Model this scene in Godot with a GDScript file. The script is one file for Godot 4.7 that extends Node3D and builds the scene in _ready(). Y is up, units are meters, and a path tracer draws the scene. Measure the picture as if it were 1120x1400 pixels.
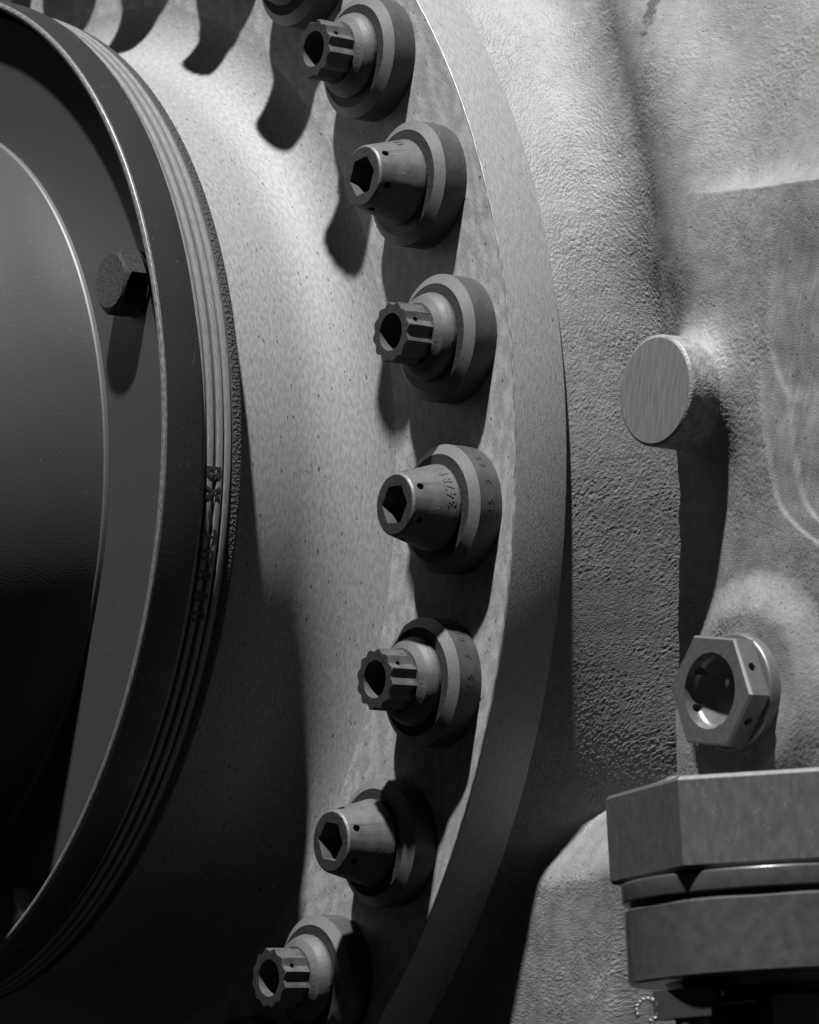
extends Node3D
# Close-up of a bolted engine flange. Lengths below are in flange radii; S metres is one flange radius.
const S := 0.25
const BOLT_STEP := TAU / 26.0
const BOLT_START := 0.79254
const BOLT_RADIUS := 0.8968
const KEY := Vector3(0.1, 1.0, 0.36)
var rng := RandomNumberGenerator.new()
var M := {}

func _ready():
	rng.seed = 7
	set_camera()
	set_light()
	make_materials()
	casing()
	flange()
	clamp_ring()
	await hub_face()
	await nuts()
	await hex_plug()
	pipe_fitting()

func set_camera():
	var cam := Camera3D.new()
	cam.name = "camera"
	cam.near = 0.05
	cam.far = 60.0
	var attr := CameraAttributesPhysical.new()
	attr.frustum_focal_length = 85.556
	attr.frustum_focus_distance = 4.56 * S
	attr.exposure_aperture = 13.0
	cam.attributes = attr
	cam.fov = rad_to_deg(2.0 * atan(700.0 / 4990.63))
	add_child(cam)
	cam.fov = rad_to_deg(2.0 * atan(700.0 / 4990.63))
	cam.transform = Transform3D(Basis(Vector3(0.58575, 0.08553, -0.80596), Vector3(-0.04065, 0.99626, 0.07618), Vector3(0.80947, -0.01186, 0.58704)).orthonormalized(), Vector3(4.52826, -0.0004, 2.71708) * S)
	cam.current = true

func set_light():
	var we := WorldEnvironment.new()
	we.name = "world_environment"
	var e := Environment.new()
	e.background_mode = Environment.BG_COLOR
	e.background_color = Color(0.019, 0.019, 0.019).linear_to_srgb()
	e.tonemap_mode = Environment.TONE_MAPPER_LINEAR
	e.tonemap_exposure = 1.0
	e.sdfgi_enabled = true
	e.ssao_enabled = true
	e.ssil_enabled = true
	we.environment = e
	add_child(we)
	# the gallery spotlight high above the flange
	var key := SpotLight3D.new()
	key.name = "key_spotlight"
	key.light_energy = 36.0
	key.light_size = 0.06
	key.spot_range = 8.0
	key.spot_attenuation = 2.0
	key.spot_angle = 22.0
	key.spot_angle_attenuation = 0.6
	key.shadow_enabled = true
	add_child(key)
	var target := Vector3(0.85, 0.0, 0.0) * S
	key.look_at_from_position(target + KEY.normalized() * 3.2, target, Vector3(0, 0, 1))

# ---------------------------------------------------------------- materials
func grey(v: float) -> Color:
	return Color(v, v, v).linear_to_srgb()

func noise_tex(size: int, kind: int, freq: float, seed_: int, octaves: int, lo: float, hi: float, stops := PackedFloat32Array([0.0, 1.0]), normal := false) -> NoiseTexture2D:
	var n := FastNoiseLite.new()
	n.noise_type = kind as FastNoiseLite.NoiseType
	n.frequency = freq
	n.seed = seed_
	n.fractal_octaves = octaves
	if octaves < 2:
		n.fractal_type = FastNoiseLite.FRACTAL_NONE
	var t := NoiseTexture2D.new()
	t.width = size
	t.height = size
	t.seamless = true
	t.noise = n
	t.normalize = true
	if not normal:
		var g := Gradient.new()
		g.offsets = stops
		var cols := PackedColorArray()
		for i in stops.size():
			var v: float = lerpf(lo, hi, float(i) / (stops.size() - 1))
			cols.append(Color(v, v, v))
		g.colors = cols
		t.color_ramp = g
	return t

func speck_tex(size: int, count: int, dark: float, base: float, fibres: int, seed_: int, big := 2.0) -> ImageTexture:
	# dust, nicks and lint: tiny marks of one tone on an even ground
	var r := RandomNumberGenerator.new()
	r.seed = seed_
	var im := Image.create(size, size, false, Image.FORMAT_RGB8)
	im.fill(Color(base, base, base))
	for i in count:
		var x := r.randi() % size
		var y := r.randi() % size
		var k := lerpf(base, dark, r.randf_range(0.25, 1.0))
		var rad := pow(r.randf(), 3.0) * big
		for a in range(-int(rad), int(rad) + 1):
			for b in range(-int(rad), int(rad) + 1):
				if a * a + b * b <= rad * rad + 0.2:
					im.set_pixel(posmod(x + a, size), posmod(y + b, size), Color(k, k, k))
	for i in fibres:
		var p := Vector2(r.randi() % size, r.randi() % size)
		var d := r.randf() * TAU
		var k := lerpf(base, dark, r.randf_range(0.4, 1.0))
		for s in r.randi_range(8, 40):
			d += r.randf_range(-0.25, 0.25)
			p += Vector2(cos(d), sin(d)) * 0.8
			im.set_pixel(posmod(int(p.x), size), posmod(int(p.y), size), Color(k, k, k))
	return ImageTexture.create_from_image(im)

func mat(called: String, albedo: float, rough: float, metal := 0.0) -> StandardMaterial3D:
	var m := StandardMaterial3D.new()
	m.resource_name = called
	m.albedo_color = grey(albedo)
	m.roughness = rough
	m.metallic = metal
	m.metallic_specular = 0.5
	M[called] = m
	return m

func triplanar(m: StandardMaterial3D, tile: float):
	m.uv1_triplanar = true
	m.uv1_scale = Vector3.ONE / tile

func bump(m: StandardMaterial3D, t: Texture2D, cm: float):
	m.heightmap_enabled = true
	m.heightmap_texture = t
	m.heightmap_scale = cm

func detail(m: StandardMaterial3D, t: Texture2D):
	m.detail_enabled = true
	m.detail_albedo = t
	m.detail_blend_mode = BaseMaterial3D.BLEND_MODE_MUL

func make_materials():
	var SX := FastNoiseLite.TYPE_SIMPLEX
	var CL := FastNoiseLite.TYPE_CELLULAR
	var pits := speck_tex(1024, 1100, 0.2, 1.0, 110, 3, 3.6)
	var dust := speck_tex(1024, 700, 1.0, 0.28, 40, 4, 2.2)
	var scuffs := speck_tex(1024, 2600, 1.0, 0.62, 160, 44, 3.0)
	var cast_bump := noise_tex(1024, SX, 0.17, 11, 4, 0.0, 1.0)
	var mottle := noise_tex(1024, SX, 0.012, 5, 5, 0.8, 1.0)
	# sand cast wall
	var m := mat("cast_metal", 0.19, 0.6)
	m.vertex_color_use_as_albedo = true
	m.albedo_texture = mottle
	triplanar(m, 0.1)
	bump(m, cast_bump, 0.018)
	detail(m, pits)
	m = mat("peg_metal", 0.24, 0.5)
	m.albedo_texture = noise_tex(512, SX, 0.02, 51, 5, 0.6, 1.0)
	triplanar(m, 0.04)
	bump(m, noise_tex(512, SX, 0.05, 52, 4, 0.0, 1.0), 0.02)
	detail(m, pits)
	m = mat("sawn_metal", 0.17, 0.45, 0.1)
	m.albedo_texture = noise_tex(512, SX, 0.05, 53, 4, 0.72, 1.0)
	bump(m, m.albedo_texture, 0.004)
	m.uv1_scale = Vector3(2.5, 60, 1)
	# the drum: finely peened, bright
	m = mat("drum_metal", 0.22, 0.66)
	m.albedo_texture = noise_tex(1024, SX, 0.05, 6, 6, 0.76, 1.0)
	detail(m, pits)
	m.uv1_scale = Vector3(5, 14, 1)
	# machined flange face with stains, and the turned rim
	m = mat("flange_face_metal", 0.27, 0.5)
	m.albedo_texture = noise_tex(1024, SX, 0.012, 21, 6, 0.84, 1.0, PackedFloat32Array([0.2, 0.45, 0.6, 0.85]))
	bump(m, noise_tex(1024, SX, 0.05, 14, 3, 0.0, 1.0), 0.006)
	detail(m, pits)
	m.uv1_scale = Vector3(7, 13, 1)
	m = mat("rim_metal", 0.26, 0.5)
	m.albedo_texture = noise_tex(1024, SX, 0.03, 22, 5, 0.8, 1.0)
	bump(m, noise_tex(1024, SX, 0.08, 15, 3, 0.0, 1.0), 0.006)
	detail(m, pits)
	m.uv1_scale = Vector3(6, 35, 1)
	# black oxide steel of the nuts, paler worn steel of the washers
	m = mat("nut_steel", 0.185, 0.62, 0.0)
	m.albedo_texture = noise_tex(512, SX, 0.03, 31, 4, 0.7, 1.0)
	triplanar(m, 0.1)
	bump(m, noise_tex(512, SX, 0.15, 16, 3, 0.0, 1.0), 0.005)
	m = mat("washer_steel", 0.12, 0.6, 0.0)
	m.albedo_texture = noise_tex(512, SX, 0.03, 32, 4, 0.7, 1.0)
	triplanar(m, 0.1)
	bump(m, noise_tex(512, SX, 0.15, 17, 3, 0.0, 1.0), 0.005)
	m = mat("chamfer_steel", 0.36, 0.5, 0.1)
	m.albedo_texture = noise_tex(512, SX, 0.04, 33, 4, 0.7, 1.0)
	m.uv1_scale = Vector3(20, 200, 1)
	for called in ["nut_steel", "washer_steel", "chamfer_steel"]:
		detail(M[called], scuffs)
	m = mat("end_face_steel", 0.035, 0.5)
	m.albedo_texture = noise_tex(512, SX, 0.04, 41, 5, 0.5, 1.0)
	triplanar(m, 0.03)
	bump(m, noise_tex(512, SX, 0.08, 42, 3, 0.0, 1.0), 0.006)
	m = mat("bright_edge", 0.36, 0.4, 0.2)
	m.albedo_texture = noise_tex(512, SX, 0.05, 43, 5, 0.45, 1.0)
	m.uv1_scale = Vector3(5, 60, 1)
	mat("bolt_steel", 0.06, 0.5, 0.3)
	mat("worn_edge_steel", 0.4, 0.4, 0.4)
	# the clamp ring and hub
	m = mat("ring_paint", 0.085, 0.42)
	m.albedo_texture = speck_tex(1024, 520, 1.0, 0.42, 30, 8, 3.0)
	bump(m, noise_tex(512, SX, 0.12, 18, 2, 0.0, 1.0), 0.004)
	m.uv1_scale = Vector3(7, 7, 1)
	m = mat("lip_metal", 0.22, 0.4, 0.3)
	m.albedo_texture = noise_tex(512, SX, 0.05, 34, 4, 0.55, 1.0)
	m.uv1_scale = Vector3(12, 60, 1)
	m = mat("strip_metal", 0.19, 0.5)
	m.albedo_texture = noise_tex(512, SX, 0.05, 35, 4, 0.7, 1.0)
	m.uv1_scale = Vector3(6, 90, 1)
	mat("groove_black", 0.04, 0.6)
	mat("print_black", 0.012, 0.6)
	m = mat("gasket_rubber", 0.018, 0.85)
	triplanar(m, 0.03)
	bump(m, noise_tex(512, CL, 0.06, 19, 2, 0.0, 1.0), 0.12)
	m = mat("plate_paint", 0.09, 0.5)
	m.albedo_texture = speck_tex(1024, 320, 1.0, 0.63, 14, 9, 2.4)
	bump(m, noise_tex(512, SX, 0.2, 20, 2, 0.0, 1.0), 0.003)
	triplanar(m, 0.1)
	m = mat("dome_leather", 0.1, 0.45)
	m.albedo_texture = dust_ground(0.6)
	m.uv1_scale = Vector3(9, 9, 1)
	bump(m, noise_tex(1024, SX, 0.09, 23, 3, 0.0, 1.0), 0.003)
	mat("dome_edge", 0.06, 0.5)
	m = mat("hex_bolt_steel", 0.045, 0.42, 0.2)
	m.albedo_texture = noise_tex(512, SX, 0.03, 36, 4, 0.5, 1.0)
	triplanar(m, 0.03)
	bump(m, noise_tex(512, SX, 0.06, 24, 3, 0.0, 1.0), 0.01)
	# plug and pipe fitting
	m = mat("plug_steel", 0.16, 0.42, 0.6)
	m.albedo_texture = noise_tex(512, SX, 0.03, 37, 4, 0.86, 1.0)
	triplanar(m, 0.05)
	m = mat("fitting_metal", 0.2, 0.5, 0.1)
	m.albedo_texture = noise_tex(1024, SX, 0.02, 38, 6, 0.8, 1.0)
	bump(m, noise_tex(512, SX, 0.05, 25, 3, 0.0, 1.0), 0.008)
	m.uv1_triplanar = true
	m.uv1_scale = Vector3(16, 16, 5)
	detail(m, scuffs)
	m = mat("union_metal", 0.1, 0.26, 0.4)
	m.albedo_texture = noise_tex(1024, SX, 0.01, 39, 5, 0.78, 1.0)
	triplanar(m, 0.06)
	mat("connector_black", 0.025, 0.45)
	mat("wire_steel", 0.2, 0.35, 0.6)

func dust_ground(base: float) -> ImageTexture:
	return speck_tex(1024, 420, 1.0, base, 30, 10, 2.6)

# ---------------------------------------------------------------- helpers
func numbered(called: String) -> String:
	if not has_node(NodePath(called)):
		return called
	var i := 1
	while has_node(NodePath("%s_%03d" % [called, i])):
		i += 1
	return "%s_%03d" % [called, i]

func thing(called: String, label: String, category: String, at := Vector3.ZERO, group := "") -> Node3D:
	var o := Node3D.new()
	o.name = numbered(called)
	add_child(o)
	o.position = at * S
	o.set_meta("label", label)
	o.set_meta("category", category)
	if group:
		o.set_meta("group", group)
	return o

func part(called: String, mesh: Mesh, m: StandardMaterial3D, parent: Node, at := Vector3.ZERO) -> MeshInstance3D:
	var o := MeshInstance3D.new()
	o.name = called
	o.mesh = mesh
	o.material_override = m
	o.position = at * S
	parent.add_child(o, true)
	return o

func prof(a: Array) -> PackedVector2Array:
	var p := PackedVector2Array()
	for i in range(0, a.size(), 2):
		p.append(Vector2(a[i], a[i + 1]))
	return p

# round the corners of a profile (r, z) by a small radius
func rounded(p: PackedVector2Array, rad: float, steps := 3) -> PackedVector2Array:
	var q := PackedVector2Array()
	q.append(p[0])
	for i in range(1, p.size() - 1):
		var a: Vector2 = p[i - 1] - p[i]
		var b: Vector2 = p[i + 1] - p[i]
		var d: float = minf(rad, minf(a.length(), b.length()) * 0.45)
		var s: Vector2 = p[i] + a.normalized() * d
		var e: Vector2 = p[i] + b.normalized() * d
		for k in steps + 1:
			var t := float(k) / steps
			q.append(s.lerp(p[i], t).lerp(p[i].lerp(e, t), t))
	q.append(p[p.size() - 1])
	return q

# turn a profile (r, z) about +z; the profile runs so that its right-hand side is outside
func lathe(p: PackedVector2Array, seg: int, a0 := 0.0, a1 := TAU, crease := 40.0) -> ArrayMesh:
	var V := PackedVector3Array()
	var N := PackedVector3Array()
	var U := PackedVector2Array()
	var T := PackedFloat32Array()
	var I := PackedInt32Array()
	var n := p.size() - 1
	var nr := []
	for i in n:
		var t: Vector2 = (p[i + 1] - p[i]).normalized()
		nr.append(Vector2(t.y, -t.x))
	var along := 0.0
	var lim := cos(deg_to_rad(crease))
	for i in n:
		var na: Vector2 = nr[i]
		var nb: Vector2 = nr[i]
		if i > 0 and nr[i].dot(nr[i - 1]) > lim:
			na = (nr[i] + nr[i - 1]).normalized()
		if i < n - 1 and nr[i].dot(nr[i + 1]) > lim:
			nb = (nr[i] + nr[i + 1]).normalized()
		var step: float = (p[i + 1] - p[i]).length()
		var first := V.size()
		for j in seg + 1:
			var a := lerpf(a0, a1, float(j) / seg)
			var c := cos(a)
			var s := sin(a)
			V.append(Vector3(p[i].x * c, p[i].x * s, p[i].y) * S)
			V.append(Vector3(p[i + 1].x * c, p[i + 1].x * s, p[i + 1].y) * S)
			N.append(Vector3(na.x * c, na.x * s, na.y))
			N.append(Vector3(nb.x * c, nb.x * s, nb.y))
			var rr := 0.5 * (p[i].x + p[i + 1].x)
			if minf(p[i].x, p[i + 1].x) < 1e-6:
				U.append(Vector2(p[i].x * s, p[i].x * c) * S)
				U.append(Vector2(p[i + 1].x * s, p[i + 1].x * c) * S)
			else:
				U.append(Vector2(a * rr * S, along * S))
				U.append(Vector2(a * rr * S, (along + step) * S))
		along += step
		for j in seg:
			var k := first + j * 2
			if p[i].x > 1e-6:
				I.append_array(PackedInt32Array([k, k + 3, k + 2]))
			if p[i + 1].x > 1e-6:
				I.append_array(PackedInt32Array([k, k + 1, k + 3]))
	return arrays(V, N, U, I)

func arrays(V: PackedVector3Array, N: PackedVector3Array, U: PackedVector2Array, I: PackedInt32Array, C := PackedColorArray()) -> ArrayMesh:
	var a := []
	a.resize(Mesh.ARRAY_MAX)
	a[Mesh.ARRAY_VERTEX] = V
	a[Mesh.ARRAY_NORMAL] = N
	a[Mesh.ARRAY_TEX_UV] = U
	if C.size():
		a[Mesh.ARRAY_COLOR] = C
	a[Mesh.ARRAY_INDEX] = I
	var m := ArrayMesh.new()
	m.add_surface_from_arrays(Mesh.PRIMITIVE_TRIANGLES, a)
	return m

# triangle soup -> mesh whose edges sharper than the crease stay sharp
func creased(tri: PackedVector3Array, crease := 35.0) -> ArrayMesh:
	var fn := PackedVector3Array()
	var at := {}
	for i in range(0, tri.size(), 3):
		var n: Vector3 = (tri[i + 2] - tri[i]).cross(tri[i + 1] - tri[i])
		fn.append(n)
		for k in 3:
			var key := Vector3i((tri[i + k] * 400000.0).round())
			if not at.has(key):
				at[key] = PackedInt32Array()
			at[key].append(i / 3)
	var V := PackedVector3Array()
	var N := PackedVector3Array()
	var U := PackedVector2Array()
	var I := PackedInt32Array()
	var lim := cos(deg_to_rad(crease))
	for f in fn.size():
		if fn[f].length() < 1e-14:
			continue
		var me := fn[f].normalized()
		for k in 3:
			var p := tri[f * 3 + k]
			var sum := Vector3.ZERO
			for g in at[Vector3i((p * 400000.0).round())]:
				var o: Vector3 = fn[g]
				if o.length() > 1e-14 and o.normalized().dot(me) > lim:
					sum += o
			V.append(p)
			N.append(sum.normalized())
			U.append(Vector2(atan2(p.y, p.x) * 0.02, p.z))
			I.append(V.size() - 1)
	return arrays(V, N, U, I)

# a prism over a polygon in xy, from z0 to z1, as triangle soup with chamfered ends
func prism(poly: PackedVector2Array, z0: float, z1: float, cham := 0.0) -> PackedVector3Array:
	var t := PackedVector3Array()
	var n := poly.size()
	var rings := [[1.0, z0], [1.0, z1]]
	if cham > 0.0:
		var sc := 1.0 - cham / poly[0].length()
		rings = [[sc, z0], [1.0, z0 + cham], [1.0, z1 - cham], [sc, z1]]
	for r in rings.size() - 1:
		for i in n:
			var p: Vector2 = poly[i]
			var q: Vector2 = poly[(i + 1) % n]
			var A := Vector3(p.x * rings[r][0], p.y * rings[r][0], rings[r][1]) * S
			var B := Vector3(q.x * rings[r][0], q.y * rings[r][0], rings[r][1]) * S
			var Cc := Vector3(q.x * rings[r + 1][0], q.y * rings[r + 1][0], rings[r + 1][1]) * S
			var D := Vector3(p.x * rings[r + 1][0], p.y * rings[r + 1][0], rings[r + 1][1]) * S
			t.append_array(PackedVector3Array([A, Cc, B, A, D, Cc]))
	for e in [0, rings.size() - 1]:
		var c := Vector3(0, 0, rings[e][1]) * S
		for i in n:
			var p: Vector2 = poly[i] * rings[e][0]
			var q: Vector2 = poly[(i + 1) % n] * rings[e][0]
			var A := Vector3(p.x, p.y, rings[e][1]) * S
			var B := Vector3(q.x, q.y, rings[e][1]) * S
			if e == 0:
				t.append_array(PackedVector3Array([c, A, B]))
			else:
				t.append_array(PackedVector3Array([c, B, A]))
	return t

func ngon(n: int, r: float, turn := 0.0) -> PackedVector2Array:
	var p := PackedVector2Array()
	for i in n:
		var a := turn + TAU * i / n
		p.append(Vector2(cos(a), sin(a)) * r)
	return p

func soup(m: Mesh) -> PackedVector3Array:
	return m.get_faces()

func mesh_of(t: PackedVector3Array) -> ArrayMesh:
	return creased(t, 1.0)

# cut the listed meshes (each with a transform) out of a body
func carve(body: Mesh, cutters: Array) -> ArrayMesh:
	var root := CSGCombiner3D.new()
	root.name = "carving"
	add_child(root)
	var b := CSGMesh3D.new()
	b.mesh = body
	root.add_child(b, true)
	for c in cutters:
		var k := CSGMesh3D.new()
		k.mesh = c[0]
		k.transform = c[1]
		k.operation = CSGShape3D.OPERATION_SUBTRACTION
		root.add_child(k, true)
	await get_tree().process_frame
	var got: Mesh = root.get_meshes()[1]
	var t := soup(got)
	remove_child(root)
	root.free()
	return creased(t)

# lettering bent round a cylinder or cone about +z: radius given at z, reading along the turn; "up" +1: tops towards +z
func wrapped_text(text: String, height: float, ang: float, z: float, rad: Callable, depth: float, spacing: float, up := 1.0, font_names := ["Droid Sans"]) -> ArrayMesh:
	var tri := PackedVector3Array()
	var f := SystemFont.new()
	f.font_names = PackedStringArray(font_names)
	f.font_weight = 700
	for i in text.length():
		var ch := text[i]
		if ch == " ":
			continue
		var tm := TextMesh.new()
		tm.font = f
		tm.text = ch
		tm.font_size = 32
		tm.pixel_size = 0.01
		tm.depth = 1.0
		tm.curve_step = 4.0
		var fs := tm.get_faces()
		for v in fs:
			var sc := height / 0.24
			var along: float = (v.x * sc + (i - 0.5 * (text.length() - 1)) * spacing)
			var zz: float = z + up * v.y * sc
			var r: float = rad.call(zz) + (depth if v.z > 0.0 else -depth)
			var a: float = ang + up * along / r
			tri.append(Vector3(cos(a) * r, sin(a) * r, zz) * S)
	return creased(tri, 20.0)

func smax(a: float, b: float, k: float) -> float:
	var h := maxf(k - absf(a - b), 0.0) / k
	return maxf(a, b) + h * h * k * 0.25

# ---------------------------------------------------------------- the engine casing
const PEG := Vector2(1.137, 0.223)
const PLUG := Vector2(1.284, -0.128)
var lump := FastNoiseLite.new()
var ground_tone := 0.0
var burr := 0.0

func seg_dist(p: Vector2, a: Vector2, b: Vector2) -> float:
	var t := clampf((p - a).dot(b - a) / (b - a).length_squared(), 0.0, 1.0)
	return p.distance_to(a.lerp(b, t))

func casing_z(x: float, y: float) -> float:
	var rho := sqrt(x * x + y * y)
	var th := rad_to_deg(atan2(y, x))
	var zp := -0.2
	zp -= (0.3 + 0.7 * smoothstep(1.05, 1.35, x)) * pow(maxf(0.0, y - 0.44), 2.0)
	# the lower body steps forward under the neck
	var step_y := y + 0.318 - 0.2 * (x - 1.0) + 0.01 * lump.get_noise_2d(x * 160.0, 7.0)
	var upper := maxf(smoothstep(-0.075, 0.05, step_y), smoothstep(1.12, 1.19, x))
	zp += 0.088 * (1.0 - upper)
	# a valley beside the neck: open and shallow above, a steep moat lower down
	var high := smoothstep(8.0, 20.0, th)
	var low := (1.0 - smoothstep(7.0, 15.0, th)) * upper * smoothstep(-0.31, -0.2, y)
	var crest := 1.063 + 0.007 * lump.get_noise_1d(th * 14.0) + 0.00017 * pow(maxf(0.0, 8.5 - th), 2.0)
	zp += high * (0.05 * exp(-pow((rho - 1.17) / 0.085, 2.0)) - 0.035 * (1.0 - smoothstep(0.97, 1.09, rho)))
	zp -= 0.12 * (1.0 - smoothstep(crest - 0.034, crest + 0.012, rho)) * low
	zp += lump.get_noise_2d(x * 100.0, y * 100.0) * 0.008
	# raised pad under a ledge
	var ye := 0.465 + 0.08 * (x - 1.07) + 0.004 * lump.get_noise_1d(x * 300.0)
	zp += 0.04 * smoothstep(1.06, 1.27, x) * (1.0 if y < ye else exp(-(y - ye) / 0.02))
	# peg and plug bosses with their fillets
	var dp := Vector2(x, y).distance_to(PEG)
	zp += 0.035 * exp(-maxf(0.0, dp - 0.066) / 0.022)
	var dn := Vector2(x, y).distance_to(PLUG)
	zp += 0.022 * (1.0 - smoothstep(0.09, 0.15, dn))
	# long ground facets, each a shallow cut with a crisp edge
	ground_tone = 0.0
	burr = 0.0
	var q := Vector2(x, y)
	var wob := 0.002 * lump.get_noise_2d(x * 260.0, y * 160.0)
	var edges := [
		[x - (1.245 + 0.1 * (0.41 - y) + 5.0 * pow(maxf(0.0, 0.3 - y), 2.0)) + wob, smoothstep(0.455, 0.39, y) * smoothstep(0.215, 0.24, y)],
		[x - (1.247 + 0.2 * (0.243 - y) + 0.75 * pow(0.243 - y, 2.0) + 0.12 * pow(clampf((0.11 - y) / 0.08, 0.0, 1.0), 2.0)) - wob, smoothstep(0.3, 0.24, y)],
		[x - (1.29 + 0.22 * (0.243 - y) + 0.7 * pow(0.243 - y, 2.0) + 0.12 * pow(clampf((0.115 - y) / 0.08, 0.0, 1.0), 2.0)) + wob, smoothstep(0.36, 0.2, y)],
	]
	for e in edges:
		var g: float = smoothstep(0.0, 0.012, e[0]) * e[1]
		zp -= 0.0022 * g
		ground_tone = maxf(ground_tone, g)
		burr = maxf(burr, exp(-absf(e[0] - 0.002) / 0.0035) * e[1])
	# neck behind the flange
	var slope := lerpf(5.0, 1.9, smoothstep(6.0, 28.0, th)) - 2.4 * smoothstep(4.0, -16.0, th)
	var zc := minf(-0.084, -0.084 - slope * (rho - 0.988))
	var k := lerpf(0.012, 0.17, smoothstep(8.0, 26.0, th))
	return smax(zc, zp, k + 0.06 * smoothstep(0.03, -0.03, step_y))

# the casting as one skin with its sand grain built as relief; coarser beyond the part the picture shows
func casing():
	lump.seed = 3
	lump.frequency = 0.02
	lump.fractal_octaves = 4
	var grain := FastNoiseLite.new()
	grain.seed = 9
	grain.frequency = 1.0
	grain.fractal_octaves = 2
	var blot := FastNoiseLite.new()
	blot.seed = 19
	blot.frequency = 1.0
	blot.fractal_octaves = 4
	var o := thing("engine_casing", "rough sand cast grey engine casing wall behind the bolted flange", "engine casing")
	var rs := PackedFloat32Array([0.95])
	var r := 0.984
	while r < 2.1:
		rs.append(r)
		r += 0.0004 if r < 1.03 else 0.0008 if r < 1.075 else 0.0017 if r < 1.56 else 0.014
	var angles := PackedFloat32Array()
	var a := -66.0
	while a < 72.0:
		angles.append(deg_to_rad(a))
		a += 0.08 if a > -34.0 and a < 48.0 else 0.6
	var w := angles.size()
	var h := rs.size()
	var P := PackedVector3Array()
	var C := PackedColorArray()
	var G := PackedFloat32Array()
	P.resize(w * h)
	C.resize(w * h)
	G.resize(w * h)
	for i in h:
		for j in w:
			var x := rs[i] * cos(angles[j])
			var y := rs[i] * sin(angles[j])
			var k := i * w + j
			P[k] = Vector3(x, y, casing_z(x, y))
			var t := 1.0
			if ground_tone > 0.0:
				t = 1.0 + 0.1 * burr + ground_tone * (0.05 + 0.3 * grain.get_noise_2d(x * 220.0 - y * 30.0, y * 9.0))
			# an oil smudge near the top
			var sm := Vector2((x - 0.963 + 0.146 * (y - 0.707)) / 0.011, (y - 0.715) / 0.05).length()
			if sm < 2.0:
				t *= 1.0 - 0.8 * smoothstep(1.0, 0.3, sm - 0.9 * blot.get_noise_2d(x * 60.0, y * 60.0))
			t *= 1.0 + 0.2 * blot.get_noise_2d(x * 9.0, y * 9.0)
			C[k] = Color(t, t, t) * 0.85
			G[k] = 1.0 - 0.93 * ground_tone
	var N := grid_normals(P, w, h)
	for k in w * h:
		var p := P[k]
		var rough := 0.00075 + 0.0003 * clampf((-0.19 - p.z) * 9.0, 0.0, 1.0)
		var patch := clampf(0.75 + 0.9 * blot.get_noise_2d(p.x * 6.0 + 40.0, p.y * 6.0), 0.25, 1.3)
		var pit := maxf(0.0, blot.get_noise_3d(p.x / 0.016, p.y / 0.016, p.z / 0.016) - 0.34)
		var g := -4.0 * pit + grain.get_noise_3d(p.x / 0.0044, p.y / 0.0044, p.z / 0.0044)
		P[k] = p + N[k] * G[k] * patch * rough * (g + 0.35 * absf(g))
	N = grid_normals(P, w, h)
	var U := PackedVector2Array()
	U.resize(w * h)
	for k in w * h:
		U[k] = Vector2(P[k].x, P[k].y)
		P[k] *= S
	var I := PackedInt32Array()
	I.resize((w - 1) * (h - 1) * 6)
	var at := 0
	for i in h - 1:
		for j in w - 1:
			var k := i * w + j
			I[at] = k
			I[at + 1] = k + w + 1
			I[at + 2] = k + w
			I[at + 3] = k
			I[at + 4] = k + 1
			I[at + 5] = k + w + 1
			at += 6
	part("cast_wall", arrays(P, N, U, I, C), M["cast_metal"], o)
	# the sawn-off cast peg
	part("cast_peg", lathe(rounded(prof([0.078, -0.26, 0.0695, -0.17, 0.068, -0.0925, 0.064, -0.09]), 0.0045, 5), 128), M["peg_metal"], o, Vector3(PEG.x, PEG.y, 0))
	part("sawn_face", lathe(prof([0.064, -0.09, 0.0, -0.0892]), 128), M["sawn_metal"], o, Vector3(PEG.x, PEG.y, 0))

func grid_normals(P: PackedVector3Array, w: int, h: int) -> PackedVector3Array:
	var N := PackedVector3Array()
	N.resize(w * h)
	for i in h:
		var lo := maxi(i - 1, 0) * w
		var hi := mini(i + 1, h - 1) * w
		for j in w:
			var du := P[hi + j] - P[lo + j]
			var dv := P[i * w + mini(j + 1, w - 1)] - P[i * w + maxi(j - 1, 0)]
			N[i * w + j] = du.cross(dv).normalized()
	return N

# ---------------------------------------------------------------- flange and drum
func flange():
	var o := thing("bolted_flange", "pale machined round flange with a short drum, carrying the ring of nuts", "flange")
	var face := PackedVector2Array()
	face.append_array(prof([0.9975, 0.0, 0.752, 0.0]))
	part("flange_face", lathe(face, 720), M.flange_face_metal, o)
	var rim := rounded(prof([0.9, -0.0804, 1.0, -0.0804, 1.0, -0.0022]), 0.0012, 2)
	part("flange_rim", lathe(rim, 720), M.rim_metal, o)
	part("worn_edge", lathe(rounded(prof([1.0, -0.0022, 0.9995, -0.0004, 0.9975, 0.0]), 0.0008, 3), 720), M.bright_edge, o)
	var d := PackedVector2Array()
	for k in 33:
		var t := PI * 0.5 * k / 32.0
		d.append(Vector2(0.752 - 0.089 * sin(t), 0.088 - 0.088 * cos(t)))
	for k in range(1, 9):
		d.append(Vector2(0.663 - 0.00003 * k * k, 0.088 + 0.02 * k))
	part("drum", lathe(d, 720), M.drum_metal, o)

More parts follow.
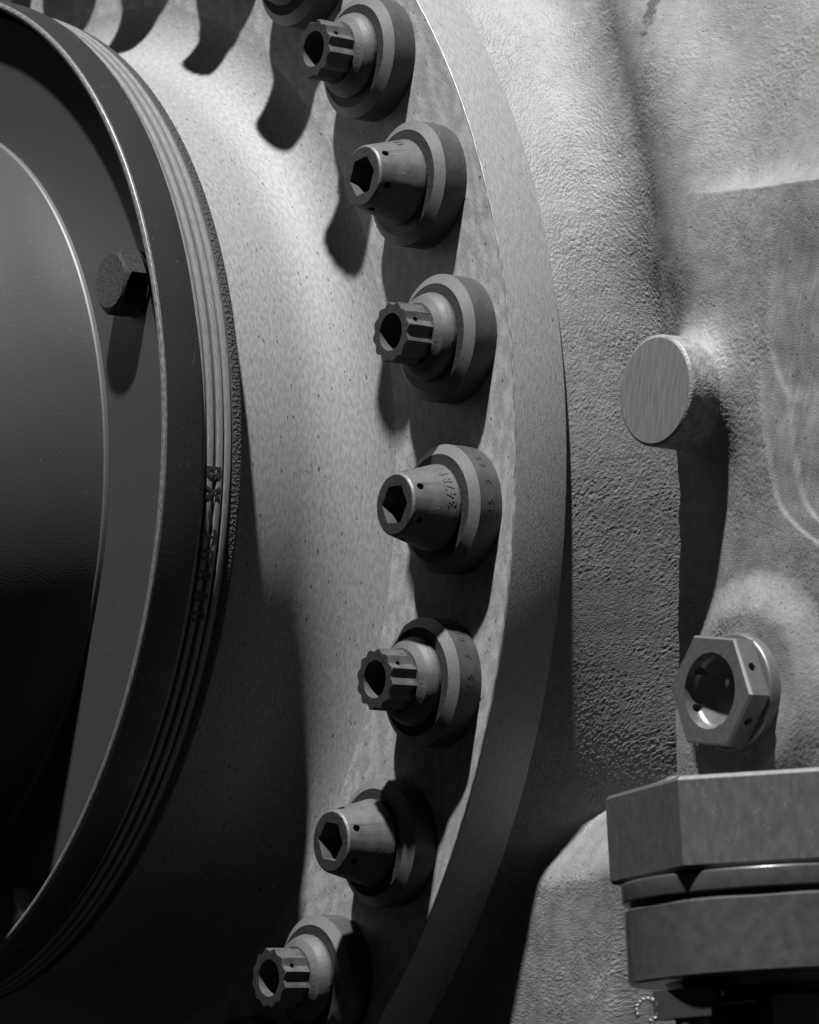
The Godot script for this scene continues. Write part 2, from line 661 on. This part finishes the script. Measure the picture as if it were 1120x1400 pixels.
# ---------------------------------------------------------------- dark clamp ring on the drum
func clamp_ring():
	var o := thing("clamp_ring", "dark painted clamp ring with grooved band round the drum", "clamp ring", Vector3(0.0, 0.0061, 0.0))
	o.transform.basis = Basis(Quaternion(Vector3(0, 0, 1), Vector3(0.0115, 0.0151, 1.0).normalized()))
	var band := rounded(prof([0.7005, 0.278, 0.7085, 0.2785, 0.7085, 0.331]), 0.001, 2)
	part("painted_band", lathe(band, 720), M.ring_paint, o)
	part("bright_lip", lathe(rounded(prof([0.7085, 0.331, 0.7088, 0.3345, 0.7045, 0.3365, 0.6995, 0.3345, 0.6995, 0.331]), 0.0015, 3), 720), M.lip_metal, o)
	part("inner_wall", lathe(prof([0.6995, 0.331, 0.698, 0.28]), 720), M.ring_paint, o)
	# grooved strip: ridges and dark grooves
	var zs := [0.278, 0.2655, 0.2515, 0.2395]
	part("groove_floor", lathe(prof([0.6965, 0.224, 0.6965, 0.279]), 720), M.groove_black, o)
	for z in zs:
		part("ridge", lathe(rounded(prof([0.696, z - 0.0102, 0.6998, z - 0.0098, 0.7, z - 0.002, 0.696, z - 0.0016]), 0.0012, 2), 720), M.strip_metal, o)
	part("gasket", lathe(rounded(prof([0.655, 0.209, 0.694, 0.209, 0.6975, 0.214, 0.697, 0.2265, 0.66, 0.2265]), 0.004, 3), 720), M.gasket_rubber, o)
	var rad := func(_z): return 0.7003
	part("printed_number", wrapped_text("BX-20880", 0.022, deg_to_rad(-1.5), 0.2555, rad, 0.0004, 0.026, -1.0), M.print_black, o)

# ---------------------------------------------------------------- plate, dome and bolts inside the ring
func hub_face():
	var o := thing("backing_plate", "flat dark grey annular plate inside the clamp ring", "plate")
	part("plate_face", lathe(prof([0.699, 0.297, 0.3, 0.297]), 360), M.plate_paint, o)
	var dm := thing("hub_dome", "dark leather grained dome bulging from the plate inside the clamp ring", "dome", Vector3(0, 0, 0.045))
	part("dome_rim", lathe(rounded(prof([0.5395, 0.2525, 0.5395, 0.258, 0.538, 0.26]), 0.001, 3), 360), M.dome_edge, dm)
	var p := PackedVector2Array()
	for k in 25:
		var t := float(k) / 24.0
		p.append(Vector2(0.538 * sqrt(maxf(0.0, 1.0 - pow(t, 1.9))), 0.26 + 0.7 * t))
	part("dome_shell", lathe(p, 360), M.dome_leather, dm)
	await hex_bolt(Vector3(0.556, 0.313, 0.297), "dark hex bolt head on the plate near the ring's upper right, casting a shadow", 0.3)
	await hex_bolt(Vector3(0.42, -0.51, 0.297), "dark hex bolt head in deep shade at the lower left corner of the plate", 0.1)

func hex_bolt(at: Vector3, label: String, turn: float):
	var o := thing("hex_bolt", label, "bolt", at, "hex bolts on the plate")
	var body := prism(ngon(6, 0.043, turn), 0.004, 0.037, 0.0)
	var m := await carve(mesh_of(body), [[lathe(prof([0.055, 0.022, 0.11, 0.022, 0.11, 0.045, 0.032, 0.0385, 0.055, 0.022]), 48), Transform3D.IDENTITY]])
	part("bolt_head", m, M.hex_bolt_steel, o)
	part("washer", lathe(rounded(prof([0.0, 0.0005, 0.042, 0.0005, 0.042, 0.004, 0.0, 0.004]), 0.001, 2), 64), M.hex_bolt_steel, o)

# ---------------------------------------------------------------- the ring of nuts
func washer_parts(o: Node3D):
	part("washer", lathe(rounded(prof([0.03, 0.0005, 0.0802, 0.0005, 0.0802, 0.034]), 0.001, 2), 128), M.washer_steel, o)
	part("washer_chamfer", lathe(rounded(prof([0.0802, 0.034, 0.0675, 0.0425]), 0.001, 2), 128), M.chamfer_steel, o)
	part("washer_face", lathe(prof([0.0675, 0.0425, 0.03, 0.0425]), 128), M.end_face_steel, o)

func splined_mesh() -> ArrayMesh:
	var body := lathe(rounded(prof([0.0, 0.0428, 0.0545, 0.0428, 0.0555, 0.0475, 0.0545, 0.051, 0.053, 0.0545, 0.049, 0.0605, 0.0385, 0.0685, 0.0385, 0.1035, 0.037, 0.105, 0.0, 0.105]), 0.0012, 2), 96)
	var cuts := []
	for i in 12:
		var a := TAU * i / 12.0
		var box := prism(PackedVector2Array([Vector2(0.0336, 0.0), Vector2(0.0376, -0.0107), Vector2(0.06, -0.0107), Vector2(0.06, 0.0107), Vector2(0.0376, 0.0107)]), 0.0672, 0.12)
		cuts.append([mesh_of(box), Transform3D(Basis(Vector3(0, 0, 1), a), Vector3.ZERO)])
	cuts.append([mesh_of(prism(ngon(40, 0.0235), 0.05, 0.12)), Transform3D.IDENTITY])
	for a in [TAU * 1.0 / 12.0, TAU * 5.0 / 12.0, TAU * 9.0 / 12.0]:
		cuts.append([mesh_of(prism(ngon(16, 0.0034), 0.0285, 0.05)), Transform3D(Basis(Vector3(0, 0, 1), a) * Basis(Vector3(0, 1, 0), PI / 2), Vector3(0, 0, 0.0905) * S)])
	return await carve(body, cuts)

func socket_mesh() -> ArrayMesh:
	var body := lathe(rounded(prof([0.0, 0.0428, 0.053, 0.0428, 0.0545, 0.0455, 0.0535, 0.05, 0.0395, 0.103, 0.0372, 0.1055, 0.0, 0.1055]), 0.0012, 3), 96)
	var cuts := [[mesh_of(prism(ngon(6, 0.0262), 0.06, 0.12)), Transform3D.IDENTITY]]
	for i in 6:
		var a := TAU * (i + 0.5) / 6.0
		cuts.append([mesh_of(prism(ngon(20, 0.0046), 0.036, 0.06)), Transform3D(Basis(Vector3(0, 0, 1), a) * Basis(Vector3(0, 1, 0), PI / 2 - 0.25), Vector3(0, 0, 0.083) * S)])
	return await carve(body, cuts)

# the blasted flanks, the machined end face and the worn edge between them
func nut_body(m: ArrayMesh, o: Node3D, face_z: float, edge_z: float):
	var a := m.surface_get_arrays(0)
	var V: PackedVector3Array = a[Mesh.ARRAY_VERTEX]
	var N: PackedVector3Array = a[Mesh.ARRAY_NORMAL]
	var U: PackedVector2Array = a[Mesh.ARRAY_TEX_UV]
	var got := [[PackedVector3Array(), PackedVector3Array(), PackedVector2Array()], [PackedVector3Array(), PackedVector3Array(), PackedVector2Array()], [PackedVector3Array(), PackedVector3Array(), PackedVector2Array()]]
	for i in range(0, V.size(), 3):
		var c := (V[i] + V[i + 1] + V[i + 2]) / 3.0 / S
		var n := (V[i + 2] - V[i]).cross(V[i + 1] - V[i]).normalized()
		var k := 0
		if n.z > 0.9 and c.z > face_z:
			k = 1
		elif c.z > edge_z and Vector2(c.x, c.y).length() > 0.034:
			k = 2
		for q in 3:
			got[k][0].append(V[i + q])
			got[k][1].append(N[i + q])
			got[k][2].append(U[i + q])
	var called := ["nut_body", "end_face", "worn_edge"]
	var mats := [M.nut_steel, M.end_face_steel, M.chamfer_steel]
	for k in 3:
		if got[k][0].size():
			part(called[k], arrays(got[k][0], got[k][1], got[k][2], PackedInt32Array(range(got[k][0].size()))), mats[k], o)

func nuts():
	var splined := thing("splined_nut", "", "nut", Vector3.ZERO)
	nut_body(await splined_mesh(), splined, 0.1045, 0.1055)
	washer_parts(splined)
	part("bolt_end", lathe(rounded(prof([0.0232, 0.045, 0.0232, 0.062, 0.0, 0.064]), 0.002, 2), 48), M.bolt_steel, splined)
	var socket := thing("socket_nut", "", "nut", Vector3.ZERO)
	nut_body(await socket_mesh(), socket, 0.1052, 0.103)
	washer_parts(socket)
	var seen := ["splined black nut on flange, the topmost one seen whole", "cone-shaped hex socket nut on flange, the uppermost of three seen whole", "splined black nut beside the widest part of the flange, upper middle", "cone-shaped hex socket nut stamped with a five-figure number", "splined black nut on flange below the stamped socket nut", "cone-shaped hex socket nut on flange, lowest of the socket nuts", "splined black nut on flange nearest the bottom edge of the picture"]
	var turns := [0.12, 0.25, 0.0, 0.1, 0.18, 0.0, 0.08]
	for i in range(-6, 9):
		var first: bool = i == -6 or i == -5
		var src := splined if posmod(i, 2) == 0 else socket
		var o: Node3D = src
		if not first:
			o = src.duplicate()
			o.name = numbered(String(src.name))
			add_child(o)
		var a := BOLT_START - i * BOLT_STEP
		o.position = Vector3(cos(a), sin(a), 0) * BOLT_RADIUS * S
		o.rotation.z = turns[i] if i >= 0 and i < 7 else 0.3 * sin(i * 2.3)
		o.set_meta("group", "nuts round the bolted flange")
		var kind := "splined black nut" if posmod(i, 2) == 0 else "cone-shaped hex socket nut"
		if i >= 0 and i < 7:
			o.set_meta("label", seen[i])
		elif i == -1:
			o.set_meta("label", "cone-shaped hex socket nut on flange cut off by the top edge")
		elif i == 7:
			o.set_meta("label", "cone-shaped hex socket nut on flange cut off by the bottom edge")
		else:
			o.set_meta("label", "%s on flange out of frame, %s place %s the picture" % [kind, ["second", "third", "fourth", "fifth", "sixth"][(-2 - i) if i < 0 else (i - 8)], "above" if i < 0 else "below"])
		stamp(o, i)

func stamp(o: Node3D, i: int):
	var turn: float = -o.rotation.z
	var straight := func(_z): return 0.0802
	var cone := func(z): return 0.0535 - (z - 0.05) * 0.264
	if i == 3:
		part("stamped_number", wrapped_text("34781", 0.0115, turn + 0.55, 0.057, cone, 0.001, 0.0105, 1.0), M.nut_steel, o)
	if i == 1:
		part("stamped_number", wrapped_text("15", 0.009, turn + 1.2, 0.066, cone, 0.001, 0.009, 1.0), M.nut_steel, o)
	if i == 3 or i == 4:
		part("washer_number", wrapped_text("45 2 85", 0.009, turn + 0.5, 0.018, straight, 0.0008, 0.0125, 1.0), M.washer_steel, o)

# ---------------------------------------------------------------- hexagonal plug
func hex_plug():
	var o := thing("hex_plug", "hollow steel hexagonal plug with lockwire holes beside the cast peg's shadow", "plug", Vector3(PLUG.x, PLUG.y, 0.0))
	o.rotation.z = 0.02
	var body := mesh_of(prism(ngon(6, 0.073), -0.122, -0.09, 0.003))
	var cuts := [[lathe(rounded(prof([0.0, -0.121, 0.025, -0.118, 0.045, -0.107, 0.045, -0.06, 0.0, -0.06]), 0.006, 4), 64), Transform3D.IDENTITY]]
	for i in 6:
		var a := TAU * (i + 0.5) / 6.0
		for off in [0.0]:
			cuts.append([mesh_of(prism(ngon(16, 0.0055), 0.03, 0.09)), Transform3D(Basis(Vector3(0, 0, 1), a) * Basis(Vector3(0, 1, 0), PI / 2), Vector3(-sin(a) * off, cos(a) * off, -0.105) * S)])
	part("hex_head", await carve(body, cuts), M.plug_steel, o)
	part("sealing_washer", lathe(rounded(prof([0.03, -0.17, 0.07, -0.17, 0.07, -0.123, 0.03, -0.123]), 0.004, 3), 96), M.plug_steel, o)

# ---------------------------------------------------------------- pipe fitting, bottom right
func frame_of(at: Vector3, tip: float, roll: float) -> Basis:
	# local z is the fitting's axis (up), local y faces outwards
	var v := (Vector3(4.52826, 0.0, 2.71708) - at).normalized()
	var u := (Vector3(-0.04065, 0.99626, 0.07618) - v * v.dot(Vector3(-0.04065, 0.99626, 0.07618))).normalized()
	var r := u.cross(v)
	var up := ((u * cos(roll) - r * sin(roll)) * cos(tip) + v * sin(tip)).normalized()
	var out := (v - up * v.dot(up)).normalized()
	return Basis(out.cross(up), out, up)

func pipe_fitting():
	var at := Vector3(1.37, -0.230, -0.118)
	var o := thing("pipe_fitting", "large grey hexagonal pipe fitting with union nut at the lower right", "pipe fitting", at)
	o.transform.basis = frame_of(at, deg_to_rad(-6.0), deg_to_rad(3.8))
	var hexa := PackedVector2Array(ngon(6, 0.19, deg_to_rad(58.0)))
	part("hex_body", creased(prism(hexa, -0.104, 0.0, 0.0045)), M.fitting_metal, o)
	part("collar", lathe(rounded(prof([0.0, -0.130, 0.177, -0.130, 0.178, -0.106, 0.15, -0.104, 0.0, -0.104]), 0.003, 3), 128), M.union_metal, o)
	part("collar_gap", lathe(prof([0.168, -0.138, 0.168, -0.129]), 96), M.connector_black, o)
	var eight := PackedVector2Array()
	for i in 80:
		var a := TAU * i / 80.0
		eight.append(Vector2(cos(a), sin(a)) * (0.1758 + 0.0015 * cos(8.0 * (a - deg_to_rad(62.0)))))
	part("union_nut", creased(prism(eight, -0.222, -0.136, 0.003), 30.0), M.union_metal, o)
	part("lower_flange", lathe(rounded(prof([0.0, -0.232, 0.12, -0.232, 0.135, -0.222, 0.0, -0.222]), 0.002, 2), 96), M.connector_black, o)
	part("stem", lathe(prof([0.07, -0.6, 0.07, -0.23]), 64), M.connector_black, o)
	var nut := creased(prism(ngon(6, 0.1, 0.4), -0.285, -0.24, 0.004))
	part("lower_nut", nut, M.hex_bolt_steel, o)
	# small connector with its lockwire, half hidden in the shade under the union nut
	var c := thing("cable_connector", "small dark connector block in the shade under the union nut, holding a lockwire", "connector", at)
	c.transform.basis = o.transform.basis
	part("block", creased(prism(PackedVector2Array([Vector2(0.145, 0.06), Vector2(0.145, 0.1), Vector2(0.08, 0.14), Vector2(0.07, 0.06)]), -0.265, -0.233, 0.0)), M.connector_black, c)
	part("plug_tail", lathe(rounded(prof([0.0, -0.29, 0.02, -0.29, 0.022, -0.262, 0.0, -0.262]), 0.003, 2), 32), M.connector_black, c, Vector3(0.1, 0.1, 0))
	var wire := thing("lockwire", "thin twisted steel lockwire loop hanging beside the dark connector block", "wire", at)
	wire.transform.basis = o.transform.basis
	for s in 2:
		var path := PackedVector3Array()
		for i in 61:
			var t := float(i) / 60.0
			var a := -0.6 + t * 5.2
			var tw := t * TAU * 6.0 + PI * s
			var rr := 0.0125 + 0.0016 * cos(tw)
			path.append(Vector3(0.152 + rr * cos(a), 0.1 + 0.0016 * sin(tw), -0.254 + rr * sin(a)))
		part("strand", tube(path, 0.0013, 8), M.wire_steel, wire)
	var lead := PackedVector3Array()
	for i in 21:
		var t := float(i) / 20.0
		lead.append(Vector3(0.14 - 0.11 * t, 0.102 + 0.035 * t, -0.245 - 0.006 * t - 0.004 * sin(t * PI)))
	part("lead", tube(lead, 0.0012, 8), M.wire_steel, wire)

func tube(path: PackedVector3Array, rad: float, sides: int) -> ArrayMesh:
	var tri := PackedVector3Array()
	var rings := []
	for i in path.size():
		var t := (path[mini(i + 1, path.size() - 1)] - path[maxi(i - 1, 0)]).normalized()
		var u := t.cross(Vector3(0.3, 0.9, 0.31)).normalized()
		var v := t.cross(u)
		var ring := PackedVector3Array()
		for k in sides:
			var a := TAU * k / sides
			ring.append((path[i] + (u * cos(a) + v * sin(a)) * rad) * S)
		rings.append(ring)
	for i in path.size() - 1:
		for k in sides:
			var n := (k + 1) % sides
			tri.append_array(PackedVector3Array([rings[i][k], rings[i + 1][k], rings[i + 1][n], rings[i][k], rings[i + 1][n], rings[i][n]]))
	return creased(tri, 60.0)
